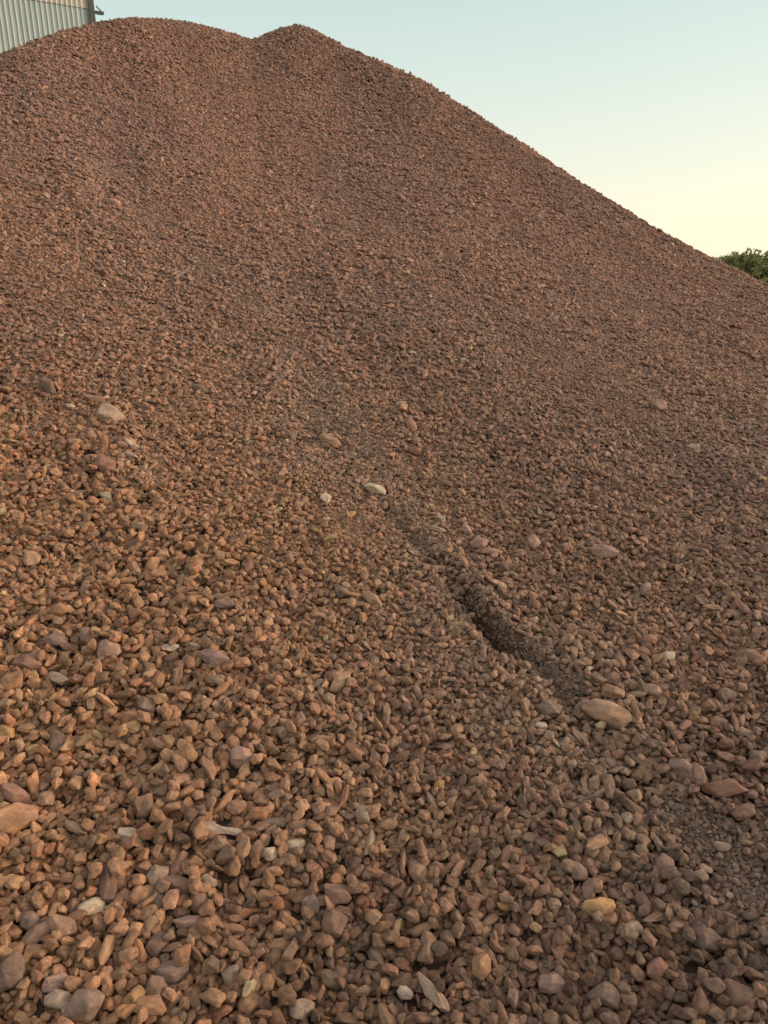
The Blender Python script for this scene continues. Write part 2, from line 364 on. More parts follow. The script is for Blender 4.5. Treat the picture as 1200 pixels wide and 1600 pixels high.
# x, y, width, height (photograph pixels), tilt (degrees, clockwise), colour, label, optional shape
FEATURED = [
 (953,1120,64,36,26,'tan','largest stone on the lower right slope, tan oval boulder at the foot of the gully'),
 (955,1086,34,22,20,'tan','tan block resting against the upper edge of the largest tan boulder'),
 (956,1064,26,20,-20,'brown','brown block second above the largest tan boulder in the column beside the gully'),
 (968,1037,18,32,-10,'brown','upright brown slab at the top of the stone column above the largest boulder'),
 (886,1003,22,20,-30,'tan','pale tan squarish stone beside the gully with a pointed stone below it'),
 (896,1022,15,24,5,'tan','pointed tan stone hanging below a pale squarish stone beside the gully'),
 (893,986,16,20,-20,'tan','thin tan stone directly above the pale squarish stone beside the gully'),
 (1042,1030,18,18,0,'cream','small pale square stone right of the gully above the red flat stones'),
 (1025,1032,14,16,0,'tan','small tan stone touching the left side of the pale square stone'),
 (944,866,34,22,15,'pink','flat pinkish slab lying alone on the even gravel above and right of the gully'),
 (854,1110,34,24,10,'grey','rounded grey stone in the gully bottom just above a tiny cream stone'),
 (845,1137,18,11,20,'white','tiny cream-white stone below the rounded grey stone in the gully'),
 (965,1181,22,14,-10,'red','small reddish stone second below the largest tan boulder'),
 (965,1153,14,20,0,'tan','small upright orange-tan stone right under the largest tan boulder'),
 (1063,1204,38,30,30,'mauve','dark red-brown angular block left of an upright pink stone'),
 (1091,1213,19,34,-8,'pink','upright pinkish stone wedged beside a dark red-brown block'),
 (1129,1236,56,22,8,'red','long flat reddish slab near the right edge below the dark block'),
 (934,1422,38,28,0,'ochre','ochre yellow block, the largest yellow stone of the lower right'),
 (836,1451,17,11,25,'yellow','small cream-yellow chip left of the large ochre block, lower right'),
 (1035,1457,22,14,40,'orange','orange sliver right of and below the large ochre block'),
 (990,1454,26,18,-15,'pale','pale pinkish grey stone directly below the large ochre block'),
 (973,1471,10,10,0,'white','tiny whitish round pebble below the pale pinkish grey stone'),
 (1037,1354,24,24,10,'mauve','mauve-brown cube left of the dark patch of fine gravel'),
 (904,1367,22,26,40,'grey','grey-tan angular stone above and left of the large ochre block'),
 (866,1415,22,16,-10,'pale','pale grey flat-faced stone to the left of the large ochre block'),
 (979,1281,18,18,0,'pale','pale rounded pebble on the dark gravel below the gully mouth'),
 (915,1208,12,8,30,'yellow','tiny yellow chip below the gully left of the dark red block'),
 (789,1418,20,12,10,'ochre','small ochre stone in the lower middle right, left of the pale flat-faced stone'),
 (1099,1470,36,30,30,'dark','large dark grey-brown block in the lower right corner area'),
 (806,1306,16,16,0,'tan','tan pebble with an orange side in the lower middle right'),
 (1130,1325,20,11,10,'pale','pale flat pebble in the middle of the fine gravel patch at right'),
 (1168,1029,28,22,-15,'brown','flat brown stone near the right edge level with the gully'),
 (1020,1082,24,20,25,'pink','pink-brown stone right of the column of blocks above the boulder'),
 (1133,1088,24,18,10,'grey','dull grey-brown flat stone near the right edge, below the flat brown one'),
 (1123,1130,22,14,25,'tan','small tan stone on the right slope between grey flat stones'),
 (1163,1148,26,13,25,'pale','pale elongated stone near the right edge above the long red slab'),
 (1007,923,15,20,20,'pink','small pinkish upright stone on the even gravel right of the gully'),
 (1183,1187,24,20,-20,'grey','grey-brown block at the right edge above the long red slab'),
 (1160,1272,30,20,-10,'brown','brown flat stone under the right end of the long red slab'),
 (461,1321,30,18,-10,'cream','bright cream oblong pebble, the right one of a cream pair in the foreground'),
 (423,1337,21,23,5,'cream','bright cream squarish pebble, the left one of a cream pair in the foreground'),
 (350,1299,50,18,25,'white','pale grey knuckle-shaped stone with two swollen ends in the foreground','bone'),
 (576,1322,34,12,-75,'green','slender pale greenish upright stone right of the cream pair'),
 (566,1276,22,24,-20,'pale','pale grey rounded stone above the slender greenish one'),
 (686,1229,16,15,0,'ochre','small round ochre pebble in the middle foreground'),
 (514,1228,18,16,0,'orange','small orange-tan pebble at middle foreground left of centre line'),
 (514,1319,19,24,20,'tan','tan rounded stone just right of the bright cream oblong pebble'),
 (675,1254,28,10,70,'pale','thin pale sliver standing below a round ochre pebble'),
 (619,1452,24,10,-75,'yellow','thin yellow sliver standing in the bottom middle'),
 (682,1560,44,19,60,'pale','long pale slab leaning steeply at the bottom edge right of centre'),
 (634,1553,22,14,10,'white','pale whitish stone left of the long leaning pale slab at the bottom'),
 (437,1481,28,20,0,'orange','orange-tan flat stone under another orange stone, bottom left of centre'),
 (435,1454,19,20,0,'orange','orange square stone directly above an orange-tan flat stone'),
 (484,1416,24,24,20,'grey','smooth grey stone in the bottom middle right of two orange stones'),
 (519,1450,36,30,30,'brown','large brown block with a flat face in the bottom middle'),
 (525,1401,36,24,25,'brown','large brown wedge above the smooth grey stone, bottom middle'),
 (654,1367,28,24,0,'tan','tan-brown squarish block in the lower middle right of the slender greenish stone'),
 (375,1187,34,32,50,'pink','pinkish grey lumpy stone in the left middle foreground'),
 (402,1187,8,6,0,'white','tiny white chip right of the pinkish grey lumpy stone'),
 (377,1232,16,16,0,'orange','small orange-tan stone below the pinkish grey lumpy stone'),
 (470,1578,32,24,-15,'pale','pale tan rounded stone at the bottom edge left of centre'),
 (588,1503,42,17,65,'dark','dark slender stone leaning upright in the bottom middle'),
 (667,1484,24,36,10,'brown','tall brown slab right of the thin yellow sliver, bottom middle'),
 (360,1529,26,24,60,'pale','pale-sided angular stone at the bottom left of centre'),
 (427,1289,34,16,0,'grey','flat grey-brown stone above the bright cream oblong pebble'),
 (324,1379,26,16,10,'pale','pale grey pebble below the knuckle-shaped stone'),
 (170,1021,38,28,-10,'pink','pink stone with a flat lit face on the left slope'),
 (336,1034,52,24,18,'mauve','grey-mauve wedge pointing left, largest stone of the left centre slope'),
 (18,1288,66,40,-25,'orange','large orange-brown triangular block at the left edge'),
 (208,1139,26,19,-15,'yellow','yellow pebble in the left foreground below a grey pointed stone'),
 (51,1174,19,17,0,'yellow','pale yellow pebble near the left edge above the large orange-brown block'),
 (9,1146,26,18,20,'ochre','ochre stone cut by the left edge of the picture'),
 (247,1067,20,24,5,'orange','bright orange upright block right of and below the pink stone'),
 (266,1013,26,13,-10,'white','pale whitish flat pebble between the pink stone and the mauve wedge'),
 (306,1012,22,10,30,'cream','cream chip on the upper left end of the grey-mauve wedge'),
 (195,1000,14,13,0,'ochre','small bright ochre pebble above and right of the pink stone'),
 (232,1105,32,22,35,'grey','grey pointed stone above the yellow pebble'),
 (94,1064,26,14,10,'pale','pale yellowish grey stone left of the grey pointed stone'),
 (341,1082,40,14,-50,'orange','orange slender stone slanting below the grey-mauve wedge'),
 (28,1245,48,20,35,'red','reddish curved long stone above the large orange-brown block'),
 (72,1251,22,22,0,'tan','tan stone at the lower end of the reddish curved stone'),
 (20,1071,26,26,0,'orange','orange-brown cube at the left edge on the mid slope'),
 (48,1041,42,24,10,'red','broad reddish-brown stone above the orange-brown cube'),
 (88,1004,34,20,10,'mauve','mauve-brown oval stone above the broad reddish-brown stone'),
 (139,999,36,20,60,'brown','steep brown oval stone touching the upper left of the pink stone'),
 (225,1262,30,32,0,'brown','large brown lump right of the tan stones in the left foreground'),
 (90,1163,30,20,70,'dark','dark mauve upright stone left of the yellow pebble'),
 (174,873,20,11,50,'yellow','small yellow sliver on the left mid slope'),
 (352,945,26,20,20,'grey','greyish block above the grey-mauve wedge'),
 (375,1146,18,17,0,'orange','small orange stone above the pinkish grey lumpy stone'),
 (174,651,38,24,22,'pale','pale tan rounded stone, largest on the upper left slope'),
 (75,606,28,18,65,'dark','dark grey upright stone on the upper left slope left of the pale one'),
 (146,625,28,11,10,'tan','flat tan stone just above and left of the pale rounded stone'),
 (110,636,12,7,0,'white','tiny whitish chip left of the pale rounded stone of the upper left'),
 (126,790,26,12,0,'ochre','ochre flat stone on the left mid slope'),
 (167,779,24,11,35,'cream','cream chip right of the ochre flat stone, left mid slope'),
 (206,696,28,9,30,'white','thin whitish sliver below the pale rounded stone'),
 (204,712,20,7,15,'white','thin white chip directly below another whitish sliver'),
 (313,610,28,11,30,'grey','thin grey sliver on the upper left centre slope'),
 (165,730,30,22,10,'red','reddish lump under the two whitish slivers'),
 (49,877,28,22,30,'tan','tan-brown block near the left edge above the mid slope'),
 (21,880,18,18,0,'orange','orange-tan cube left of a tan-brown block near the left edge'),
 (517,692,38,17,32,'tan','tan oblong stone alone at the head of the gully'),
 (588,768,38,18,25,'cream','pale cream-tan oblong stone on the gully, above its red fines'),
 (509,780,18,15,10,'cream','pale yellow flat square chip left of the cream-tan oblong stone'),
 (548,805,16,9,-20,'ochre','small ochre chip below and between the pale square chip and the oblong stone'),
 (510,813,14,7,15,'cream','tiny cream chip below the pale yellow square chip'),
 (642,668,30,16,75,'red','upright reddish sliver on the upper centre slope'),
 (747,852,30,18,-10,'pink','pink-tan broad stone above the dark notch of the gully'),
 (767,864,26,11,5,'pink','flat pink-tan stone tucked under the broad pink-tan one'),
 (688,813,18,13,60,'pale','small pale stone left of and above the broad pink-tan one'),
 (729,829,20,11,65,'pink','small leaning pink-tan stone above the broad pink-tan one'),
 (832,850,24,20,70,'pink','pink upright block on the gravel right of the broad pink-tan stone'),
 (787,890,20,18,30,'dark','dark rounded stone with a deep hollow beside it, above the notch'),
 (580,938,36,18,45,'tan','tan stone sloping down right on the left bank of the gully'),
 (533,928,26,20,45,'grey','grey-brown stone left of the sloping tan stone'),
 (548,945,16,18,10,'tan','tan chip between a grey-brown stone and the sloping tan stone'),
 (647,707,18,14,10,'red','reddish stone below the upright reddish sliver'),
 (683,829,28,9,15,'pale','thin pale stone just under the small pale one above the notch'),
 (530,1068,40,26,-60,'tan','tan slab standing on end in the centre of the slope'),
 (1083,703,19,12,15,'pale','pale stone alone on the upper right slope'),
 (1028,637,24,16,0,'pink','flat pinkish stone high on the right slope'),
 (202,1309,32,20,10,'white','whitish oval pebble in the left foreground'),
 (143,1421,34,22,-25,'cream','pale cream-tan lump in the lower left foreground'),
 (243,1373,26,30,20,'pale','pale greyish angular stone right of the cream-tan lump'),
 (170,1388,46,22,80,'brown','tall brown stone above and right of the pale cream-tan lump'),
 (248,1410,32,20,50,'grey','grey slab under the pale greyish angular stone'),
 (60,1460,46,20,-42,'brown','long brown stone slanting up right in the lower left'),
 (48,1442,26,24,10,'grey','smooth grey stone behind the long slanting brown one'),
 (97,1451,38,26,20,'tan','tan-brown broad stone right of the long slanting brown one'),
 (20,1524,32,38,0,'dark','dark brown round lump at the left edge near the bottom'),
 (88,1538,36,20,0,'pink','pinkish oval stone right of the dark brown lump at the left'),
 (93,1564,36,20,-12,'pale','pale grey oval stone below the pinkish oval stone, bottom left'),
 (135,1577,40,38,0,'grey','big grey-brown lump at the bottom edge, lower left'),
 (243,1546,30,26,10,'brown','brown rounded stone left of the large greyish block, bottom left'),
 (270,1524,42,26,-10,'grey','large greyish block near the bottom, left of centre'),
 (233,1574,46,20,-8,'orange','orange-brown flat stone at the bottom edge below the brown rounded stone'),
 (210,1561,26,20,-50,'ochre','orange-yellow stone at the left end of the orange-brown flat stone'),
 (277,1384,38,24,15,'brown','broad brown stone right of the pale greyish angular stone'),
 (310,1413,28,28,0,'brown','brown pyramid-shaped stone right of the grey slab'),
 (300,1441,46,16,-8,'pink','long pinkish stone lying flat under the brown pyramid-shaped stone'),
 (308,1463,26,18,30,'tan','tan rounded stone beneath the long pinkish one'),
 (245,1480,30,26,10,'brown','brown lumpy stone left of the tan rounded stone'),
 (751,1513,26,26,10,'orange','lone rusty orange cube at the bottom between leaning slab and right corner'),
 (858,1540,34,22,-15,'pink','pale pink slab near the bottom edge, lower right of centre'),
 (950,1560,32,28,10,'grey','grey lump near the bottom edge, right part'),
 (1150,1560,44,34,30,'brown','big brown block in the bottom right corner'),
 (1025,1520,30,24,-20,'red','reddish wedge near the bottom, right of the grey lump'),
 (278,1352,38,15,-65,'red','reddish slender stone standing left of the pale grey pebble'),
]
_f = np.array([q[:5] for q in FEATURED], float)
FP, FT = hit(_f[:, 0], _f[:, 1], lambda a, b: hz(a, b) + 0.022)
FN = normal(FP[:, 0], FP[:, 1], 0.05)
right = RC[:, 0]; down = -RC[:, 1]
fixed_p, fixed_r = [], []
feat_specs = []
for i, q in enumerate(FEATURED):
    a = R_(q[4]); toc = norm(CAM - FP[i])
    nz = norm(FN[i] * 0.6 + toc * 0.5)
    lng = right * math.cos(a) + down * math.sin(a)
    M3 = frame(nz, lng)
    s = FT[i] / F * 1.03
    ax = np.array([q[2] / 2 * s, q[3] / 2 * s, min(q[2], q[3]) / 2 * s * 0.80])
    c = FP[i] + FN[i] * (0.002 + 0.38 * ax[2])
    feat_specs.append((c, M3, ax, q))
    m = min(ax[0], ax[1]) * 0.92
    ext = max(ax[0], ax[1]) - m
    axis = M3[:, 0] if ax[0] >= ax[1] else M3[:, 1]
    k = max(1, int(math.ceil(ext / m)) + 1) if ext > 0.15 * m else 1
    for u in (np.linspace(-ext, ext, k) if k > 1 else [0.0]):
        fixed_p.append(c + axis * u); fixed_r.append(m)
fixed_p = np.array(fixed_p); fixed_r = np.array(fixed_r)

# ------------------------------------------------------------------ size and colour fields over the slope
def pts(pl): return hit(np.array([p[0] for p in pl], float), np.array([p[1] for p in pl], float), hz)[0]
FINE = [(545, 815, .10, .9), (620, 820, .06, .5), (660, 860, .07, .6), (745, 945, .045, .9), (785, 990, .05, 1), (825, 1020, .05, 1), (860, 1050, .055, 1),
        (885, 1080, .05, .9), (1110, 1320, .11, 1), (1170, 1390, .11, 1), (1060, 1280, .07, .9), (1190, 1300, .08, .7), (920, 1190, .06, .7), (1000, 1400, .05, .4),
        (345, 1110, .05, .5), (230, 740, .12, .35), (575, 700, .07, .6), (545, 655, .08, .6), (500, 600, .09, .6), (450, 545, .10, .6), (390, 480, .11, .6), (320, 415, .12, .6),
        (240, 340, .14, .6), (160, 265, .16, .6), (600, 745, .06, .6), (640, 790, .05, .6), (640, 960, .08, .5), (700, 1050, .09, .5), (760, 1120, .09, .5), (480, 730, .10, .5), (860, 1180, .08, .4)]
FPX = pts(FINE)
def fineness(x, y):
    f = np.zeros(x.shape)
    for p, q in zip(FPX, FINE):
        f = np.maximum(f, q[3] * np.exp(-(((x - p[0]) ** 2 + (y - p[1]) ** 2) / q[2] ** 2) ** 1.5))
    return f
def diam(x, y):
    r = np.hypot(x, y)
    d = np.interp(r, [0.9, 1.6, 2.2, 2.8, 4, 6, 8.5], [.0190, .0182, .0168, .0155, .0150, .0150, .0152])
    az = np.degrees(np.arctan2(x, y))
    d = d * (1 + (np.interp(az, [-30, -12, 8, 30], [1.07, 1.0, .94, .98]) - 1) * np.clip((5.5 - r) / 2, 0, 1))
    d = d * (1 + 0.28 * vnoise(x * 1.7 + 7, y * 1.7) + .25 * vnoise(x * 5 + 2, y * 5 + 8))
    f = fineness(x, y)
    # faint runs of coarser and finer stone, slanting down the face
    d = d * (1 + 0.22 * vnoise((x + .55 * y) * 2.2, (y - .3 * x) * .45 + 3))
    return d * (1 - 0.60 * f)

# candidates
def sample(n, rmin, rmax, azmax, layers):
    r = np.sqrt(rng.uniform(rmin ** 2, rmax ** 2, n)); a = np.radians(rng.uniform(-azmax, azmax, n))
    x = r * np.sin(a); y = r * np.cos(a)
    area = 0.5 * (rmax ** 2 - rmin ** 2) * 2 * math.radians(azmax) / 0.86
    D = diam(x, y)
    want = layers / D ** 2 * area / n
    keep = rng.random(n) < want
    assert want.max() < 3, want.max()
    R = np.interp(np.degrees(a), az_g, rr_g)
    keep &= r < R + 0.55
    return x[keep], y[keep], D[keep]
XS = []
for (rmin, rmax, n, lay) in ((0.7, 1.6, 160000, 1.85), (1.6, 3.0, 320000, 1.8), (3.0, 5.0, 400000, 1.7), (5.0, 10.0, 1000000, 1.5)):
    XS.append(sample(n, rmin, rmax, 43, lay))
x = np.concatenate([q[0] for q in XS]); y = np.concatenate([q[1] for q in XS]); D = np.concatenate([q[2] for q in XS])
rad = 0.5 * D * np.clip(np.exp(rng.normal(0, 0.27, len(x)) - 0.02), .5, 1.6)
grit = (rng.random(len(x)) < .22)
rad = np.where(grit, rad * rng.uniform(.3, .6, len(x)), rad)
big = (rng.random(len(x)) < .004) & (fineness(x, y) < .3)
rad = np.where(big, rad * rng.uniform(1.3, 1.7, len(x)), rad)
rad = np.clip(rad, 0.0018, 0.019)
print('gravel stones', len(x))
o_ = np.argsort(np.hypot(x, y)); x = x[o_]; y = y[o_]; rad = rad[o_]; n_near = len(x)
n0 = normal(x, y)
P = np.stack([x, y, hz(x, y)], -1) + n0 * (rng.uniform(0, 1, len(x)) * np.interp(np.hypot(x, y), [2.5, 5], [3.2, 1.6]) * rad + rad * .6)[:, None]
FARP = P[n_near:]; FARN = n0[n_near:]; FARR = rad[n_near:]
FARP = FARP - FARN * (FARR * 0.5)[:, None]
P = P[:n_near]; n0 = n0[:n_near]; rad = rad[:n_near]
nf = len(fixed_r)
P = np.concatenate([P, fixed_p]); RAD = np.concatenate([rad, fixed_r])
mob = np.ones(len(P)); mob[-nf:] = 0
n0 = np.concatenate([n0, normal(fixed_p[:, 0], fixed_p[:, 1])])

def pairs(P, RAD, cell=0.03):
    ix = np.floor(P[:, 0] / cell).astype(np.int64) + 1000; iy = np.floor(P[:, 1] / cell).astype(np.int64) + 1000
    key = ix * 4096 + iy
    order = np.argsort(key, kind='stable'); ks = key[order]
    I, J = [], []
    for dx, dy in ((0, 0), (1, 0), (0, 1), (1, 1), (1, -1)):
        nk = (ix + dx) * 4096 + iy + dy
        lo = np.searchsorted(ks, nk, 'left'); hi = np.searchsorted(ks, nk, 'right')
        cnt = hi - lo; tot = cnt.sum()
        i = np.repeat(np.arange(len(P)), cnt)
        start = np.repeat(lo - np.concatenate([[0], np.cumsum(cnt)[:-1]]), cnt)
        j = order[np.arange(tot) + start]
        if dx == 0 and dy == 0: m = i < j; i = i[m]; j = j[m]
        d = P[i] - P[j]
        m = (d * d).sum(1) < (RAD[i] + RAD[j] + 0.006) ** 2
        I.append(i[m]); J.append(j[m])
    return np.concatenate(I), np.concatenate(J)

NIT = 26
for it in range(NIT):
    if it % 6 == 0: I, J = pairs(P, RAD)
    d = P[I] - P[J]; L = np.sqrt((d * d).sum(1)) + 1e-9
    ov = (RAD[I] + RAD[J]) * 0.97 - L
    m = ov > 0
    i = I[m]; j = J[m]; ov = ov[m]; u = d[m] / L[m][:, None]
    wi = mob[i] * RAD[j] ** 2; wj = mob[j] * RAD[i] ** 2; ws = wi + wj + 1e-12
    fi = u * (ov * wi / ws)[:, None] * 0.5; fj = -u * (ov * wj / ws)[:, None] * 0.5
    for a in range(3):
        P[:, a] += np.bincount(i, fi[:, a], len(P)) + np.bincount(j, fj[:, a], len(P))
    hh = hz(P[:, 0], P[:, 1]) if it % 3 == 0 or it > NIT - 4 else hh
    off = (P[:, 2] - hh) * n0[:, 2]
    pull = np.where(off > RAD * 0.6, -np.minimum(0.0007, (off - RAD * .6) * 0.2), (RAD * 0.6 - off) * 0.8) * mob
    P += n0 * pull[:, None]
N_ = len(P) - nf
P = np.concatenate([P[:N_], FARP]); nn = np.concatenate([n0[:N_], FARN]); rad = np.concatenate([RAD[:N_], FARR])
off = (P[:, 2] - hz(P[:, 0], P[:, 1])) * nn[:, 2]
print('offset percentiles', np.percentile(off, [5, 50, 95, 99]))
keep = off < 0.028 + 2.2 * rad
# nothing lies on top of the picked stones
for (c, M3, ax, q) in feat_specs:
    dl = P - c; m = np.abs(dl).max(1) < ax.max() + 0.03
    idn = np.nonzero(m)[0]
    loc = dl[idn] @ M3
    e = (loc[:, 0] / (ax[0] * 0.95)) ** 2 + (loc[:, 1] / (ax[1] * 0.95)) ** 2
    keep[idn[(e < 1.0) & (loc[:, 2] > -0.3 * ax[2])]] = False
    keep[idn[(e < 1.35) & (loc[:, 2] > ax[2] * 0.75)]] = False
P = P[keep]; nn = nn[keep]; rad = rad[keep]; off = off[keep]
n_st = len(P)

# orientation: flat side roughly to the slope, tumbled
rr = np.hypot(P[:, 0], P[:, 1])
tilt = norm(nn + rng.normal(size=(n_st, 3)) * np.interp(rr, [2.5, 5.5], [.62, .34])[:, None])
mm = frame(tilt, rng.normal(size=(n_st, 3)))
# colour
pal = np.array([(.315, .168, .118), (.275, .148, .104), (.355, .195, .138), (.245, .138, .102), (.33, .160, .108), (.385, .215, .145), (.225, .135, .105), (.285, .175, .135),
                (.16, .098, .08), (.42, .27, .18), (.48, .31, .18), (.50, .39, .28)])
pw = np.array([22, 20, 17, 14, 12, 5, 6, 5, 3.5, .8, .35, .12]); pw /= pw.sum()
ci = rng.choice(len(pal), n_st, p=pw)
colr = pal[ci] * np.exp(rng.normal(0, 0.11, (n_st, 1))) * np.exp(rng.normal(0, 0.02, (n_st, 3)))
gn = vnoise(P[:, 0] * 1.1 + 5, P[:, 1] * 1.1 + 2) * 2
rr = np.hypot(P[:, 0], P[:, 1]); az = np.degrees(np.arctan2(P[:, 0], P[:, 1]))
warm = np.clip(np.interp(az, [-30, -5, 15, 30], [1, .55, .1, 0]) * np.interp(rr, [1, 2.6, 5], [1, .9, .1]) + .25 * gn, -.3, 1)[:, None]  # stones low at left warmer, partly low sunlight painted into their colour
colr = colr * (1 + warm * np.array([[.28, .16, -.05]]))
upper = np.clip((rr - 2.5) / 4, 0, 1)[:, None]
streak = vnoise((P[:, 0] + .55 * P[:, 1]) * 2.6 + 4, (P[:, 1] - .3 * P[:, 0]) * .5 + 9)[:, None]
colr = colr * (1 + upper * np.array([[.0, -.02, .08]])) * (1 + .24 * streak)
gd, gdp, gw, gs = gully(P[:, 0], P[:, 1])
dusty = (np.exp(-(gd / .22) ** 2) * .25)[:, None]
colr = colr * (1 - dusty) + dusty * colr.mean(1, keepdims=True) * np.array([[1.35, .98, .80]])
fi_ = fineness(P[:, 0], P[:, 1])[:, None] * .45
colr = colr * (1 - fi_) + fi_ * colr.mean(1, keepdims=True) * np.array([[1.44, .98, .77]])
redp = pts([(560, 825)])[0]
rp = (np.exp(-((P[:, 0] - redp[0]) ** 2 + (P[:, 1] - redp[1]) ** 2) / .10 ** 2) * (rng.random(n_st) < .6))[:, None]
colr = colr * (1 + rp * np.array([[.16, -.04, -.14]]))
# gully notch shade painted into stone colour; darker patches low on the right
darken = np.exp(-(gd / .04) ** 2) * np.clip(gdp / .08, 0, 1) * .35
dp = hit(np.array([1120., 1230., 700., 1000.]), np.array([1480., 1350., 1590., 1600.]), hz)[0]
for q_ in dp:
    darken = np.maximum(darken, .30 * np.exp(-((P[:, 0] - q_[0]) ** 2 + (P[:, 1] - q_[1]) ** 2) / .33 ** 2) * (1 + .8 * vnoise(P[:, 0] * 6, P[:, 1] * 6)))
colr = colr * (1 - darken[:, None])
colr = colr * np.array([[1.0, 1.025, .965]])
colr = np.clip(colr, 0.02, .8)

# the 300 stones that show largest stand alone: the picked ones, then the nearest of the rest
vc = (P - CAM) @ RC
sx = 600 + F * vc[:, 0] / -vc[:, 2]; sy = 800 - F * vc[:, 1] / -vc[:, 2]
size = np.where(vc[:, 2] < -.1, rad / np.abs(vc[:, 2]), 0)
inside = (sx > 8) & (sx < 1192) & (sy > 20) & (sy < 1590) & (off > 0.35 * np.percentile(off, 60))
cand = np.nonzero(inside)[0]
topm = (off[cand] + rad[cand]) > np.percentile(off + rad, 55)
cand = cand[topm]
n_ind = max(0, 300 - len(FEATURED))
ind = cand[np.argsort(-size[cand])[:n_ind]]
stuff = np.ones(n_st, bool); stuff[ind] = False

def to_euler(M):
    sy_ = np.sqrt(M[:, 0, 0] ** 2 + M[:, 1, 0] ** 2)
    return np.stack([np.arctan2(M[:, 2, 1], M[:, 2, 2]), np.arctan2(-M[:, 2, 0], sy_), np.arctan2(M[:, 1, 0], M[:, 0, 0])], -1)

NV = 48
variants = []
src = bpy.data.collections.new('stone_shapes')          # shapes only, not linked to the scene
for i in range(NV):
    g = np.random.default_rng(500 + i)
    ax = (g.uniform(1.08, 1.5), g.uniform(.88, 1.1), g.uniform(.58, .92))
    if i % 12 == 3: ax = (g.uniform(1.7, 2.1), g.uniform(.65, .85), g.uniform(.4, .6))       # splinters
    if i % 16 == 6: ax = (g.uniform(1.2, 1.5), g.uniform(1.0, 1.2), g.uniform(.3, .42))      # flakes
    V, Fc = stone_shape(900 + i, ax, k=g.uniform(30, 90), rough=.07)
    me = mesh_from('stone', V, Fc, M_GRAVEL)
    so = bpy.data.objects.new('stone_%02d' % i, me); src.objects.link(so)
    variants.append((V, Fc))

# ---- the gravel as one object: points that carry stones
me = bpy.data.meshes.new('gravel')
Ps = P[stuff]
me.vertices.add(len(Ps)); me.vertices.foreach_set('co', Ps.astype(np.float32).ravel())
a = me.attributes.new('rot', 'FLOAT_VECTOR', 'POINT'); a.data.foreach_set('vector', to_euler(mm[stuff]).astype(np.float32).ravel())
a = me.attributes.new('size', 'FLOAT', 'POINT'); a.data.foreach_set('value', (rad[stuff] * 1.10).astype(np.float32))
a = me.attributes.new('pick', 'INT', 'POINT'); a.data.foreach_set('value', rng.integers(0, NV, len(Ps)).astype(np.int32))
a = me.attributes.new('stone_col', 'FLOAT_COLOR', 'POINT')
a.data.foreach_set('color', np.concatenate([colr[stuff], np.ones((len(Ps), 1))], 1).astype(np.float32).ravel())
me.materials.append(M_GRAVEL)
gob = link('gravel', me)
tag(gob, 'loose reddish-brown crushed stones covering the whole heap', 'gravel', kind='stuff')
ng = bpy.data.node_groups.new('scatter_stones', 'GeometryNodeTree')
ng.interface.new_socket('Geometry', in_out='INPUT', socket_type='NodeSocketGeometry')
ng.interface.new_socket('Geometry', in_out='OUTPUT', socket_type='NodeSocketGeometry')
gi = ng.nodes.new('NodeGroupInput'); go = ng.nodes.new('NodeGroupOutput')
mp = ng.nodes.new('GeometryNodeMeshToPoints')
iop = ng.nodes.new('GeometryNodeInstanceOnPoints')
ciN = ng.nodes.new('GeometryNodeCollectionInfo'); ciN.inputs['Collection'].default_value = src
ciN.inputs['Separate Children'].default_value = True; ciN.inputs['Reset Children'].default_value = True
def attr(nm, ty):
    t = ng.nodes.new('GeometryNodeInputNamedAttribute'); t.data_type = ty; t.inputs['Name'].default_value = nm; return t.outputs['Attribute']
ng.links.new(gi.outputs[0], mp.inputs['Mesh'])
ng.links.new(mp.outputs[0], iop.inputs['Points'])
ng.links.new(ciN.outputs[0], iop.inputs['Instance'])
iop.inputs['Pick Instance'].default_value = True
ng.links.new(attr('pick', 'INT'), iop.inputs['Instance Index'])
e2r = ng.nodes.new('FunctionNodeEulerToRotation'); ng.links.new(attr('rot', 'FLOAT_VECTOR'), e2r.inputs[0])
ng.links.new(e2r.outputs[0], iop.inputs['Rotation'])
ng.links.new(attr('size', 'FLOAT'), iop.inputs['Scale'])
ng.links.new(iop.outputs[0], go.inputs[0])
md = gob.modifiers.new('stones', 'NODES'); md.node_group = ng

# ---- picked stones
def place(name, me, c, M3, sc, col):
    o = link(name, me)
    T = Matrix([list(r) for r in M3]).to_4x4()
    o.matrix_world = Matrix.Translation(Vector(c)) @ T @ Matrix.Diagonal((sc, sc, sc, 1))
    o.color = (*[float(v) for v in col], 1)
    return o
for i, (c, M3, ax, q) in enumerate(feat_specs):
    sh = q[7] if len(q) > 7 else None
    V, Fc = stone_shape(3000 + i, (1.06, 1.06, 1.06), k=random.uniform(30, 80), nplanes=random.randint(12, 20), fine=max(q[2], q[3]) > 30, bone=sh == 'bone', rough=.05)
    V = V * ax
    me = mesh_from('stone', V, Fc, M_STONE)
    col = (np.array(C[q[5]]) * .74 + np.array((.32, .18, .125)) * .26) * math.exp(random.gauss(0, .06)) * .93
    o = place('stone', me, c, M3, 1.0, col)
    tag(o, q[6], 'stone')

